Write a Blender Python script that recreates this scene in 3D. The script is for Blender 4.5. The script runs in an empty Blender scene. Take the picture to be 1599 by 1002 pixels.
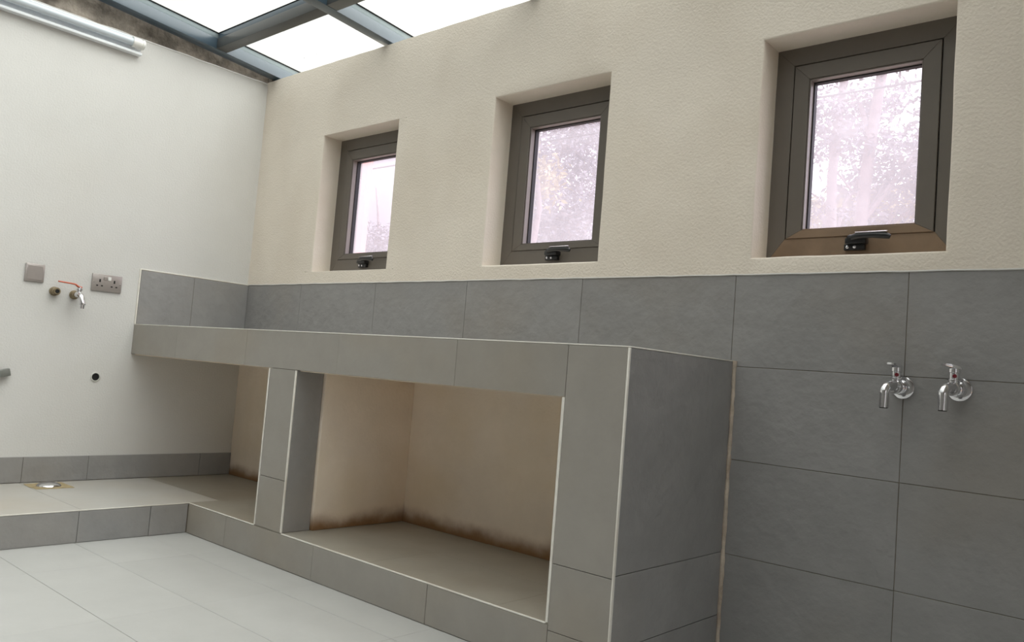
import bpy, bmesh, math, random
from mathutils import Vector, Matrix

random.seed(7)
S = bpy.context.scene
COL = S.collection

# ------------------------------------------------------------------ camera
cam_d = bpy.data.cameras.new('camera')
cam_d.sensor_width = 36.0
cam_d.lens = 1280.4 / 1599.0 * 36.0
cam_d.clip_start = 0.05
cam = bpy.data.objects.new('camera', cam_d)
COL.objects.link(cam)
YAW, PITCH, ROLL = 0.7245, 0.0638, 0.0799
fwd = Vector((-math.sin(YAW) * math.cos(PITCH), math.cos(YAW) * math.cos(PITCH), math.sin(PITCH)))
rgt = Vector((math.cos(YAW), math.sin(YAW), 0))
upv = rgt.cross(fwd)
r2 = rgt * math.cos(ROLL) + upv * math.sin(ROLL)
u2 = -rgt * math.sin(ROLL) + upv * math.cos(ROLL)
M = Matrix((r2, u2, -fwd)).transposed().to_4x4()
M.translation = Vector((4.232, -2.4903, 0.8195))
cam.matrix_world = M
S.camera = cam

# ------------------------------------------------------------------ world: bright overcast sky, sun hidden behind cloud
w = bpy.data.worlds.new('overcast_sky')
S.world = w
w.use_nodes = True
nt = w.node_tree
nt.nodes.clear()
SUN = Vector((0.52, 0.50, 0.69)).normalized()


def N(tree, typ, **kw):
    n = tree.nodes.new(typ)
    for k, v in kw.items():
        setattr(n, k, v)
    return n


tc = N(nt, 'ShaderNodeTexCoord')
sep = N(nt, 'ShaderNodeSeparateXYZ')
nt.links.new(tc.outputs['Generated'], sep.inputs[0])
dot = N(nt, 'ShaderNodeVectorMath', operation='DOT_PRODUCT')
dot.inputs[1].default_value = SUN
nt.links.new(tc.outputs['Generated'], dot.inputs[0])
glow = N(nt, 'ShaderNodeMapRange')
glow.inputs[1].default_value = -0.2
glow.inputs[2].default_value = 1.0
glow.inputs[3].default_value = 0.0
glow.inputs[4].default_value = 1.0
nt.links.new(dot.outputs['Value'], glow.inputs[0])
pw = N(nt, 'ShaderNodeMath', operation='POWER')
pw.inputs[1].default_value = 1.6
nt.links.new(glow.outputs[0], pw.inputs[0])
zc = N(nt, 'ShaderNodeMath', operation='MAXIMUM')
zc.inputs[1].default_value = 0.0
nt.links.new(sep.outputs[2], zc.inputs[0])
zp = N(nt, 'ShaderNodeMath', operation='POWER')
zp.inputs[1].default_value = 1.7
nt.links.new(zc.outputs[0], zp.inputs[0])
elev = N(nt, 'ShaderNodeMath', operation='MULTIPLY_ADD')
elev.inputs[1].default_value = 1.9
elev.inputs[2].default_value = 0.20
nt.links.new(zp.outputs[0], elev.inputs[0])
cl = N(nt, 'ShaderNodeTexNoise')
cl.inputs['Scale'].default_value = 2.2
cl.inputs['Detail'].default_value = 3
nt.links.new(tc.outputs['Generated'], cl.inputs['Vector'])
clm = N(nt, 'ShaderNodeMapRange')
clm.inputs[3].default_value = 0.88
clm.inputs[4].default_value = 1.12
nt.links.new(cl.outputs['Fac'], clm.inputs[0])
g2 = N(nt, 'ShaderNodeMath', operation='MULTIPLY_ADD')
g2.inputs[1].default_value = 4.5
nt.links.new(pw.outputs[0], g2.inputs[0])
nt.links.new(elev.outputs[0], g2.inputs[2])
g3 = N(nt, 'ShaderNodeMath', operation='MULTIPLY')
nt.links.new(g2.outputs[0], g3.inputs[0])
nt.links.new(clm.outputs[0], g3.inputs[1])
bg = N(nt, 'ShaderNodeBackground')
bg.inputs['Color'].default_value = (1.0, 0.975, 0.975, 1)
nt.links.new(g3.outputs[0], bg.inputs['Strength'])
wo = N(nt, 'ShaderNodeOutputWorld')
nt.links.new(bg.outputs[0], wo.inputs[0])

S.view_settings.view_transform = 'Standard'
S.view_settings.look = 'None'
S.view_settings.gamma = 1.0
S.view_settings.use_curve_mapping = False
S.view_settings.exposure = 0.12
S.cycles.max_bounces = 10
S.cycles.diffuse_bounces = 8
S.cycles.transparent_max_bounces = 16
S.cycles.use_denoising = True
S.cycles.caustics_reflective = False


# ------------------------------------------------------------------ materials
def mat(name, col, rough=0.6, metal=0.0, var=0.06, vscale=3.0, bump=0.0, bscale=200.0, bdist=0.001,
        objvar=0.0, spec=0.5, stain=None, detail=6.0, fleck=0.0, dirt_col=None, dirt_amt=0.0, dirt_scale=1.2):
    """Principled material with mottled colour, fine relief and optional soil."""
    m = bpy.data.materials.new(name)
    m.use_nodes = True
    t = m.node_tree
    b = t.nodes['Principled BSDF']
    L = t.links.new
    geo = N(t, 'ShaderNodeNewGeometry')
    n1 = N(t, 'ShaderNodeTexNoise')
    n1.inputs['Scale'].default_value = vscale
    n1.inputs['Detail'].default_value = detail
    n1.inputs['Roughness'].default_value = 0.65
    L(geo.outputs['Position'], n1.inputs['Vector'])
    mr = N(t, 'ShaderNodeMapRange')
    mr.inputs[1].default_value = 0.25
    mr.inputs[2].default_value = 0.75
    mr.inputs[3].default_value = 1 - var
    mr.inputs[4].default_value = 1 + var
    L(n1.outputs['Fac'], mr.inputs[0])
    val = mr.outputs[0]
    if objvar:
        oi = N(t, 'ShaderNodeObjectInfo')
        om = N(t, 'ShaderNodeMapRange')
        om.inputs[3].default_value = 1 - objvar
        om.inputs[4].default_value = 1 + objvar
        L(oi.outputs['Random'], om.inputs[0])
        mm = N(t, 'ShaderNodeMath', operation='MULTIPLY')
        L(val, mm.inputs[0])
        L(om.outputs[0], mm.inputs[1])
        val = mm.outputs[0]
    sc = N(t, 'ShaderNodeVectorMath', operation='SCALE')
    sc.inputs[0].default_value = col
    L(val, sc.inputs['Scale'])
    out = sc.outputs[0]
    if dirt_col is not None:
        dn = N(t, 'ShaderNodeTexNoise')
        dn.inputs['Scale'].default_value = dirt_scale
        dn.inputs['Detail'].default_value = 5
        L(geo.outputs['Position'], dn.inputs['Vector'])
        dm = N(t, 'ShaderNodeMapRange')
        dm.inputs[1].default_value = 0.48
        dm.inputs[2].default_value = 0.75
        dm.inputs[3].default_value = 0.0
        dm.inputs[4].default_value = dirt_amt
        L(dn.outputs['Fac'], dm.inputs[0])
        mx = N(t, 'ShaderNodeMix', data_type='RGBA')
        L(dm.outputs[0], mx.inputs[0])
        L(out, mx.inputs[6])
        mx.inputs[7].default_value = (*dirt_col, 1)
        out = mx.outputs[2]
    if fleck:
        fn = N(t, 'ShaderNodeTexVoronoi')
        fn.inputs['Scale'].default_value = 9.0
        L(geo.outputs['Position'], fn.inputs['Vector'])
        fm = N(t, 'ShaderNodeMapRange')
        fm.inputs[1].default_value = 0.02
        fm.inputs[2].default_value = 0.035
        fm.inputs[3].default_value = fleck
        fm.inputs[4].default_value = 0.0
        L(fn.outputs['Distance'], fm.inputs[0])
        mx = N(t, 'ShaderNodeMix', data_type='RGBA')
        L(fm.outputs[0], mx.inputs[0])
        L(out, mx.inputs[6])
        mx.inputs[7].default_value = (0.06, 0.05, 0.045, 1)
        out = mx.outputs[2]
    if stain is not None:                       # rising damp and mud at the foot of the plaster
        z0, z1, scol, amt = stain
        sx = N(t, 'ShaderNodeSeparateXYZ')
        L(geo.outputs['Position'], sx.inputs[0])
        sn = N(t, 'ShaderNodeTexNoise')
        sn.inputs['Scale'].default_value = 7.0
        sn.inputs['Detail'].default_value = 4
        L(geo.outputs['Position'], sn.inputs['Vector'])
        ad = N(t, 'ShaderNodeMath', operation='MULTIPLY_ADD')
        ad.inputs[1].default_value = -0.09
        L(sn.outputs['Fac'], ad.inputs[0])
        L(sx.outputs[2], ad.inputs[2])
        sm = N(t, 'ShaderNodeMapRange', interpolation_type='SMOOTHSTEP')
        sm.inputs[1].default_value = z0 - 0.045
        sm.inputs[2].default_value = z1 - 0.045
        sm.inputs[3].default_value = amt
        sm.inputs[4].default_value = 0.0
        L(ad.outputs[0], sm.inputs[0])
        mx = N(t, 'ShaderNodeMix', data_type='RGBA')
        L(sm.outputs[0], mx.inputs[0])
        L(out, mx.inputs[6])
        mx.inputs[7].default_value = (*scol, 1)
        out = mx.outputs[2]
    L(out, b.inputs['Base Color'])
    b.inputs['Roughness'].default_value = rough
    b.inputs['Metallic'].default_value = metal
    b.inputs['Specular IOR Level'].default_value = spec
    if bump:
        bn = N(t, 'ShaderNodeTexNoise')
        bn.inputs['Scale'].default_value = bscale
        bn.inputs['Detail'].default_value = 4
        L(geo.outputs['Position'], bn.inputs['Vector'])
        bp = N(t, 'ShaderNodeBump')
        bp.inputs['Strength'].default_value = bump
        bp.inputs['Distance'].default_value = bdist
        L(bn.outputs['Fac'], bp.inputs['Height'])
        L(bp.outputs[0], b.inputs['Normal'])
    return m


def glass(name, tint, haze, hazecol, gloss=0.05, speck=0.0):
    """Sheet glass: tinted see-through pane with a film of dust and a weak mirror."""
    m = bpy.data.materials.new(name)
    m.use_nodes = True
    t = m.node_tree
    t.nodes.clear()
    L = t.links.new
    geo = N(t, 'ShaderNodeNewGeometry')
    tr = N(t, 'ShaderNodeBsdfTransparent')
    tr.inputs[0].default_value = (*tint, 1)
    tl = N(t, 'ShaderNodeBsdfTranslucent')
    tl.inputs[0].default_value = (*hazecol, 1)
    df = N(t, 'ShaderNodeBsdfDiffuse')
    df.inputs[0].default_value = (0.10, 0.11, 0.09, 1)
    gl = N(t, 'ShaderNodeBsdfGlossy')
    gl.inputs['Roughness'].default_value = 0.04
    m1 = N(t, 'ShaderNodeMixShader')
    nz = N(t, 'ShaderNodeTexNoise')
    nz.inputs['Scale'].default_value = 3.0
    nz.inputs['Detail'].default_value = 5
    L(geo.outputs['Position'], nz.inputs['Vector'])
    hm = N(t, 'ShaderNodeMapRange')
    hm.inputs[1].default_value = 0.25
    hm.inputs[2].default_value = 0.75
    hm.inputs[3].default_value = haze * 0.75
    hm.inputs[4].default_value = haze * 1.25
    L(nz.outputs['Fac'], hm.inputs[0])
    L(hm.outputs[0], m1.inputs[0])
    L(tr.outputs[0], m1.inputs[1])
    L(tl.outputs[0], m1.inputs[2])
    last = m1
    if speck:
        vo = N(t, 'ShaderNodeTexVoronoi')
        vo.inputs['Scale'].default_value = 26.0
        L(geo.outputs['Position'], vo.inputs['Vector'])
        n2 = N(t, 'ShaderNodeTexNoise')
        n2.inputs['Scale'].default_value = 5.0
        L(geo.outputs['Position'], n2.inputs['Vector'])
        th = N(t, 'ShaderNodeMapRange')
        th.inputs[1].default_value = 0.45
        th.inputs[2].default_value = 0.8
        th.inputs[3].default_value = 0.0
        th.inputs[4].default_value = 0.13
        L(n2.outputs['Fac'], th.inputs[0])
        cmp_ = N(t, 'ShaderNodeMath', operation='LESS_THAN')
        L(vo.outputs['Distance'], cmp_.inputs[0])
        L(th.outputs[0], cmp_.inputs[1])
        sm = N(t, 'ShaderNodeMath', operation='MULTIPLY')
        sm.inputs[1].default_value = speck
        L(cmp_.outputs[0], sm.inputs[0])
        m2 = N(t, 'ShaderNodeMixShader')
        L(sm.outputs[0], m2.inputs[0])
        L(last.outputs[0], m2.inputs[1])
        L(df.outputs[0], m2.inputs[2])
        last = m2
    m3 = N(t, 'ShaderNodeMixShader')
    m3.inputs[0].default_value = gloss
    L(last.outputs[0], m3.inputs[1])
    L(gl.outputs[0], m3.inputs[2])
    o = N(t, 'ShaderNodeOutputMaterial')
    L(m3.outputs[0], o.inputs[0])
    return m


PL_BACK = mat('cream_textured_plaster', (0.80, 0.737, 0.645), 0.85, var=0.05, vscale=2.2, bump=0.55, bscale=120, bdist=0.004,
              spec=0.2, dirt_col=(0.52, 0.43, 0.32), dirt_amt=0.28, dirt_scale=1.6)
PL_LEFT = mat('pale_textured_plaster', (0.66, 0.655, 0.635), 0.85, var=0.04, vscale=2.0, bump=0.45, bscale=120, bdist=0.003, spec=0.2,
              dirt_col=(0.58, 0.53, 0.46), dirt_amt=0.2, dirt_scale=1.3)
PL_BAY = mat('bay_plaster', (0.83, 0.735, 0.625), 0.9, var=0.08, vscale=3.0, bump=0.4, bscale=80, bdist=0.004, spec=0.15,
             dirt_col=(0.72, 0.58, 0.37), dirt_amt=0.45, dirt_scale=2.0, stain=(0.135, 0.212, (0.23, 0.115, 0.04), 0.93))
TILE = mat('slate_grey_tile', (0.290, 0.287, 0.284), 0.5, var=0.10, vscale=7, bump=0.5, bscale=22, bdist=0.008, objvar=0.035, detail=8,
           fleck=0.0, dirt_col=(0.29, 0.24, 0.18), dirt_amt=0.35, dirt_scale=1.7)
TILE_FRONT = mat('grey_counter_tile', (0.315, 0.297, 0.268), 0.5, var=0.07, vscale=8, bump=0.15, bscale=40, bdist=0.004, objvar=0.03, detail=8,
                 dirt_col=(0.33, 0.265, 0.18), dirt_amt=0.4, dirt_scale=1.8)
TILE_FLOOR = mat('light_grey_floor_tile', (0.435, 0.437, 0.425), 0.42, var=0.05, vscale=6, bump=0.12, bscale=40, bdist=0.003, objvar=0.02, detail=8,
                 fleck=0.0)
TILE_TREAD = mat('warm_grey_tread_tile', (0.43, 0.42, 0.395), 0.42, var=0.05, vscale=5, bump=0.12, bscale=40, bdist=0.003, objvar=0.02,
                 dirt_col=(0.38, 0.31, 0.22), dirt_amt=0.35, dirt_scale=2.0)
TILE_BAY_SHADED = mat('shade_darkened_bay_tile', (0.32, 0.30, 0.255), 0.42, var=0.08, vscale=5, bump=0.12, bscale=40, bdist=0.003, objvar=0.02,
               dirt_col=(0.20, 0.15, 0.09), dirt_amt=0.5, dirt_scale=2.2)  # tread tile with the shade under the counter put into its colour
GROUT = mat('tan_grout', (0.30, 0.24, 0.17), 0.9, var=0.25, vscale=14, spec=0.1)
GROUT_D = mat('dark_grout', (0.26, 0.22, 0.165), 0.9, var=0.25, vscale=14, spec=0.1)
GROUT_F = mat('floor_grout', (0.33, 0.32, 0.29), 0.9, var=0.35, vscale=9, spec=0.1)
TRIM_W = mat('pale_edge_trim', (0.80, 0.78, 0.72), 0.5, var=0.08, vscale=20, dirt_col=(0.42, 0.30, 0.18), dirt_amt=0.35, dirt_scale=6)
CAULK = mat('stained_caulk', (0.52, 0.45, 0.37), 0.85, var=0.35, vscale=22, dirt_col=(0.24, 0.12, 0.05), dirt_amt=0.7, dirt_scale=5)
CONC = mat('rough_bare_concrete', (0.30, 0.265, 0.225), 0.95, var=0.7, vscale=9, bump=0.9, bscale=35, bdist=0.012, spec=0.1,
           dirt_col=(0.035, 0.03, 0.025), dirt_amt=0.95, dirt_scale=6)
STEEL = mat('blue_grey_steel', (0.048, 0.078, 0.105), 0.30, var=0.08, vscale=9, spec=0.9)
STEEL_D = mat('shaded_blue_grey_steel', (0.050, 0.052, 0.050), 0.34, var=0.08, vscale=9, spec=0.7)  # beam paint darkened: cross bars carry their weaker light as colour
STEEL_L = mat('pale_glazing_strip', (0.19, 0.235, 0.25), 0.45, var=0.06, vscale=9)
GASK = mat('black_gasket', (0.012, 0.012, 0.013), 0.6, var=0.1)
ALU = mat('bronze_aluminium', (0.145, 0.128, 0.108), 0.42, var=0.05, vscale=12, spec=0.5)
ALU_LIT = mat('lit_bronze_aluminium_bead', (0.21, 0.185, 0.165), 0.4, var=0.05, vscale=12, spec=0.5)  # frame bronze lightened, light from outside painted into the bead
ALU_WARM_DUST = mat('warm_lit_dusty_aluminium', (0.24, 0.165, 0.105), 0.55, var=0.12, vscale=10, dirt_col=(0.13, 0.085, 0.05), dirt_amt=0.6, dirt_scale=9)  # warm reflected light put into the base colour, plus brown dust blotches
BLACKM = mat('black_handle_metal', (0.012, 0.012, 0.013), 0.3, var=0.1, spec=0.6)
CHROME = mat('chrome', (0.80, 0.80, 0.82), 0.10, metal=1.0, var=0.03)
STEELP = mat('brushed_steel_plate', (0.50, 0.46, 0.44), 0.36, metal=0.85, var=0.05, vscale=25)
BRASS = mat('weathered_brass', (0.27, 0.22, 0.14), 0.5, metal=0.7, var=0.35, vscale=40)
RED = mat('red_lever_sleeve', (0.55, 0.12, 0.06), 0.5)
DOT = mat('dark_red_dot', (0.18, 0.01, 0.02), 0.3)
DARK = mat('dark_hole', (0.006, 0.006, 0.006), 0.8)
PVC = mat('grey_white_pvc', (0.62, 0.62, 0.58), 0.5)
WHITE_P = mat('white_plastic', (0.78, 0.78, 0.75), 0.35, var=0.03)
WHITE_E = mat('white_enamelled_tray', (0.80, 0.83, 0.86), 0.32, var=0.04)
TUBE = mat('unlit_tube_glass', (0.58, 0.64, 0.69), 0.16, var=0.03, spec=0.7)
GALV = mat('galvanised_metal', (0.26, 0.27, 0.25), 0.45, metal=0.6, var=0.15, vscale=40)
MORTAR = mat('stained_mortar', (0.34, 0.27, 0.15), 0.9, var=0.35, vscale=30)
PINK = mat('pink_render', (0.62, 0.33, 0.29), 0.9, var=0.04, bump=0.3, bscale=90, bdist=0.003)
BARK = mat('grey_bark', (0.30, 0.25, 0.25), 0.9, var=0.3, vscale=6, bump=0.6, bscale=25, bdist=0.01)
LEAF = mat('grey_green_leaves', (0.25, 0.24, 0.26), 0.6, var=0.4, vscale=1.3, spec=0.3)
LEAF_Y = mat('yellow_green_leaves', (0.34, 0.30, 0.14), 0.6, var=0.4, vscale=1.3, spec=0.3)
EARTH = mat('red_earth', (0.22, 0.15, 0.10), 0.95, var=0.3, vscale=0.7)
WIRE = mat('black_cable', (0.05, 0.045, 0.05), 0.6)
DARK_WALL = mat('dark_grey_wall_paint', (0.16, 0.155, 0.145), 0.8)  # for an unseen wall, kept dark to cut bounce into the bays
WHITE_C = mat('white_ceiling_paint', (0.7, 0.69, 0.66), 0.9)
ROOF_GLASS = glass('dusty_roof_glass', (0.925, 0.945, 0.925), 0.10, (0.87, 0.90, 0.86), gloss=0.05, speck=0.8)
WIN_GLASS = glass('mauve_window_glass', (0.945, 0.925, 1.0), 0.23, (0.95, 0.935, 1.0), gloss=0.05)


# ------------------------------------------------------------------ mesh helpers
def box(bm, x0, x1, y0, y1, z0, z1):
    r = bmesh.ops.create_cube(bm, size=1.0)
    vs = r['verts']
    for v in vs:
        v.co = Vector(((x0 + x1) / 2 + v.co.x * (x1 - x0), (y0 + y1) / 2 + v.co.y * (y1 - y0), (z0 + z1) / 2 + v.co.z * (z1 - z0)))
    return vs


def bevel(bm, vs, off, seg=2):
    es = list({e for v in vs for e in v.link_edges})
    bmesh.ops.bevel(bm, geom=es, offset=off, segments=seg, profile=0.6, affect='EDGES', clamp_overlap=True)


def rbox(bm, x0, x1, y0, y1, z0, z1, off=0.002, seg=2):
    b2 = bmesh.new()
    vs = box(b2, x0, x1, y0, y1, z0, z1)
    bevel(b2, vs, off, seg)
    tmp = bpy.data.meshes.new('tmp')
    b2.to_mesh(tmp)
    b2.free()
    bm.from_mesh(tmp)
    bpy.data.meshes.remove(tmp)


def tube(bm, pts, rad, n=16, cap=True):
    pts = [Vector(p) for p in pts]
    if not hasattr(rad, '__len__'):
        rad = [rad] * len(pts)
    rings = []
    prev = None
    for i, p in enumerate(pts):
        a = pts[max(i - 1, 0)]
        c = pts[min(i + 1, len(pts) - 1)]
        d = (c - a)
        if d.length < 1e-9:
            d = prev_d
        d.normalize()
        prev_d = d
        if prev is None:
            q = Vector((0, 0, 1)) if abs(d.z) < 0.9 else Vector((1, 0, 0))
            s = d.cross(q).normalized()
        else:
            s = (prev - d * prev.dot(d)).normalized()
        prev = s
        t = d.cross(s)
        rings.append([bm.verts.new(p + (s * math.cos(2 * math.pi * k / n) + t * math.sin(2 * math.pi * k / n)) * rad[i]) for k in range(n)])
    for a, b in zip(rings, rings[1:]):
        for k in range(n):
            f = bm.faces.new((a[k], a[(k + 1) % n], b[(k + 1) % n], b[k]))
            f.smooth = True
    if cap:
        bm.faces.new(rings[0][::-1])
        bm.faces.new(rings[-1])


def lathe(bm, base, axis, prof, n=28):
    """prof: list of (distance along axis, radius); repeated points keep creases."""
    base = Vector(base)
    axis = Vector(axis).normalized()
    q = Vector((0, 0, 1)) if abs(axis.z) < 0.9 else Vector((1, 0, 0))
    s = axis.cross(q).normalized()
    t = axis.cross(s)
    rings = []
    for h, r in prof:
        r = max(r, 1e-4)
        rings.append([bm.verts.new(base + axis * h + (s * math.cos(2 * math.pi * k / n) + t * math.sin(2 * math.pi * k / n)) * r) for k in range(n)])
    for a, b in zip(rings, rings[1:]):
        for k in range(n):
            f = bm.faces.new((a[k], a[(k + 1) % n], b[(k + 1) % n], b[k]))
            f.smooth = True
    bm.faces.new(rings[0][::-1])
    bm.faces.new(rings[-1])


def obj(name, bm, m, parent=None, loc=None, kind=None, label=None):
    bmesh.ops.recalc_face_normals(bm, faces=bm.faces[:])
    me = bpy.data.meshes.new(name)
    if loc is not None:
        bmesh.ops.translate(bm, verts=bm.verts[:], vec=-Vector(loc))
    bm.to_mesh(me)
    bm.free()
    me.materials.append(m)
    me.set_sharp_from_angle(angle=math.radians(40))
    o = bpy.data.objects.new(name, me)
    COL.objects.link(o)
    if loc is not None:
        o.location = loc
    if parent is not None:
        o.parent = parent
        if loc is not None:
            o.location = Vector(loc) - wloc(parent)
        else:
            o.location = -wloc(parent)
    if kind:
        o['kind'] = kind
    if label:
        o['label'] = label
    return o


def wloc(o):
    v = Vector((0, 0, 0))
    while o is not None:
        v = v + o.location
        o = o.parent
    return v


def thing(name, loc, label, cat, group=None):
    o = bpy.data.objects.new(name, None)
    o.empty_display_size = 0.05
    COL.objects.link(o)
    o.location = loc
    o['label'] = label
    o['category'] = cat
    if group:
        o['group'] = group
    return o


def struct(name, loc=(0, 0, 0)):
    o = bpy.data.objects.new(name, None)
    o.empty_display_size = 0.05
    COL.objects.link(o)
    o.location = loc
    o['kind'] = 'structure'
    return o


_tiles = {}


def tile(parent, axis, face, a0, a1, b0, b1, m, t=0.009, gap=0.0018, ch=0.0008, sign=-1, name='tile', gap2=None):
    """One tile. axis = the axis its face looks along ('x','y','z'); face = where the face lies; a,b = extents on the other two axes."""
    wa, wb = (a1 - a0) - gap, (b1 - b0) - (gap if gap2 is None else gap2)
    key = (axis, sign, round(wa, 4), round(wb, 4), t, m.name)
    me = _tiles.get(key)
    if me is None:
        V, F = [], []
        for (u, v, d) in ((1, 1, 1), (0, 0, 0)):
            pass
        ha, hb = wa / 2, wb / 2
        rings = [(ha, hb, -t), (ha, hb, -ch), (ha - ch, hb - ch, 0.0)]
        for (p, q, d) in rings:
            for sa, sb in ((-1, -1), (1, -1), (1, 1), (-1, 1)):
                c = {'x': (d * sign, sa * p, sb * q), 'y': (sa * p, d * sign, sb * q), 'z': (sa * p, sb * q, d * sign)}[axis]
                V.append(c)
        for r in (0, 4):
            for k in range(4):
                F.append((r + k, r + (k + 1) % 4, r + 4 + (k + 1) % 4, r + 4 + k))
        F.append((8, 9, 10, 11))
        F.append((3, 2, 1, 0))
        me = bpy.data.meshes.new(name)
        me.from_pydata(V, [], F)
        b = bmesh.new()
        b.from_mesh(me)
        bmesh.ops.recalc_face_normals(b, faces=b.faces[:])
        b.to_mesh(me)
        b.free()
        me.materials.append(m)
        _tiles[key] = me
    o = bpy.data.objects.new(name, me)
    COL.objects.link(o)
    ca, cb = (a0 + a1) / 2, (b0 + b1) / 2
    j = random.uniform(-0.0004, 0.0004)
    c = {'x': (face + j, ca, cb), 'y': (ca, face + j, cb), 'z': (ca, cb, face + j)}[axis]
    o.parent = parent
    o.location = Vector(c) - wloc(parent)
    return o


# ------------------------------------------------------------------ dimensions
X_END, Y_FRONT, X_RIGHT = 0.0, -3.6, 5.6
T = 1.2002                       # top of the wall tiling
H = 0.9186                       # counter top
HB = 0.7653                      # underside of counter
L = 3.0069                       # counter end
D = 0.6197                       # counter depth
P = 0.1313                       # platform height
ST = 0.741                       # platform width along the end wall
WT = 2.385                       # plaster top
SLOPE = 0.08                     # roof rises away from the window wall
WINS = [(0.606, 1.204, 1.266, 1.990), (1.834, 2.431, 1.264, 1.992), (3.045, 3.622, 1.257, 1.984)]


def roofz(y, off=0.0):
    return 2.395 - SLOPE * y + off


# ------------------------------------------------------------------ setting: window wall
def wall_with_openings():
    bm = bmesh.new()
    y0, y1 = -0.002, 0.20

    def lines(keys, step):
        out = []
        for a, b in zip(keys, keys[1:]):
            n = max(1, round((b - a) / step))
            out += [a + (b - a) * i / n for i in range(n)]
        return out + [keys[-1]]

    def uniq(v):
        v = sorted(v)
        out = [v[0]]
        for q in v[1:]:
            if q - out[-1] > 1e-6:
                out.append(q)
        return out
    xs = lines(uniq([-0.2, X_RIGHT + 0.2] + [v for q in WINS for v in q[:2]]), 0.06)
    zs = lines(uniq([T, WT] + [v for q in WINS for v in q[2:]]), 0.06)

    def open_(x, z):
        return any(q[0] < x < q[1] and q[2] < z < q[3] for q in WINS)
    sheets = []
    for yy in (y0, y1):
        g = [[bm.verts.new((x, yy, z)) for z in zs] for x in xs]
        for i in range(len(xs) - 1):
            for j in range(len(zs) - 1):
                if not open_((xs[i] + xs[i + 1]) / 2, (zs[j] + zs[j + 1]) / 2):
                    bm.faces.new((g[i][j], g[i + 1][j], g[i + 1][j + 1], g[i][j + 1]))
        sheets.append(g)
    pair = {}
    for i in range(len(xs)):
        for j in range(len(zs)):
            pair[sheets[0][i][j]] = sheets[1][i][j]
    rev = []
    for e in [e for e in bm.edges if e.is_boundary and all(v in pair for v in e.verts)]:
        p, q = e.verts
        bm.faces.new((p, q, pair[q], pair[p]))
        if all(T + 0.01 < v.co.z < WT - 0.01 and -0.1 < v.co.x < X_RIGHT + 0.1 for v in e.verts):
            rev.append(e)
    loose = [v for v in bm.verts if not v.link_faces]
    bmesh.ops.delete(bm, geom=loose, context='VERTS')
    bmesh.ops.recalc_face_normals(bm, faces=bm.faces[:])
    bmesh.ops.bevel(bm, geom=rev, offset=0.006, segments=3, profile=0.5, affect='EDGES')
    from mathutils import noise                     # hand-trowelled unevenness
    for v in bm.verts:
        if v.co.y < 0.03 and v.co.z > T + 0.003:
            near_top = v.co.z > WT - 0.01
            v.co.y += noise.noise(v.co * 3.1) * 0.0016 + noise.noise(v.co * 9.0) * 0.0008
            v.co.z += noise.noise(v.co * 8.0 + Vector((5, 0, 0))) * (0.004 if near_top else 0.002)
            v.co.x += noise.noise(v.co * 7.0 + Vector((0, 9, 0))) * 0.002
    for f in bm.faces:
        f.smooth = True
    return bm


bm = wall_with_openings()
wall_back = obj('wall_back', bm, PL_BACK, kind='structure')
wall_back.data.set_sharp_from_angle(angle=math.radians(38))
bm = bmesh.new()
box(bm, -0.2, X_RIGHT + 0.2, 0.012, 0.20, -0.05, T)
obj('masonry', bm, PL_BAY, wall_back)
bm = bmesh.new()
box(bm, 0.0, L, 0.0025, 0.012, H + 0.001, T - 0.001)
box(bm, L, X_RIGHT, 0.0025, 0.012, 0.0, T - 0.001)
obj('grout', bm, GROUT_D, wall_back)
bm = bmesh.new()
box(bm, 0.0, L - 0.02, -0.004, 0.012, P, HB)
obj('bay_plaster', bm, PL_BAY, wall_back)
jx = [0.0, 0.525, 1.140, 1.754, 2.369, L - 0.011]
for a, b in zip(jx, jx[1:]):
    tile(wall_back, 'y', 0.0, a, b, H + 0.001, T, TILE)
jr = [L - 0.011, 3.529, 4.144, 4.759, 5.374, X_RIGHT]
for k in range(4):
    z1 = T - 0.3 * k
    for i, (a, b) in enumerate(zip(jr, jr[1:])):
        tile(wall_back, 'y', 0.0, a if (k == 0 or i) else L + 0.006, b, max(z1 - 0.3, 0.0), z1, TILE)
# rough sealant down the joint between counter end and wall
bm = bmesh.new()
random.seed(3)
pts = []
for i in range(41):
    z = 0.002 + (H - 0.002) * i / 40
    pts.append((L + 0.0045 + random.uniform(-0.0012, 0.0012), -0.003, z))
tube(bm, pts, [0.0064 + random.uniform(-0.0012, 0.0016) for _ in pts], 8)
obj('sealant', bm, CAULK, wall_back)
# plaster lip along the top of the tiling
bm = bmesh.new()
pts = [(0.0 + X_RIGHT * i / 120, -0.001, T + 0.0015 + random.uniform(-0.001, 0.001)) for i in range(121)]
tube(bm, pts, 0.0028, 6)
obj('plaster_lip', bm, PL_LEFT, wall_back)

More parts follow.
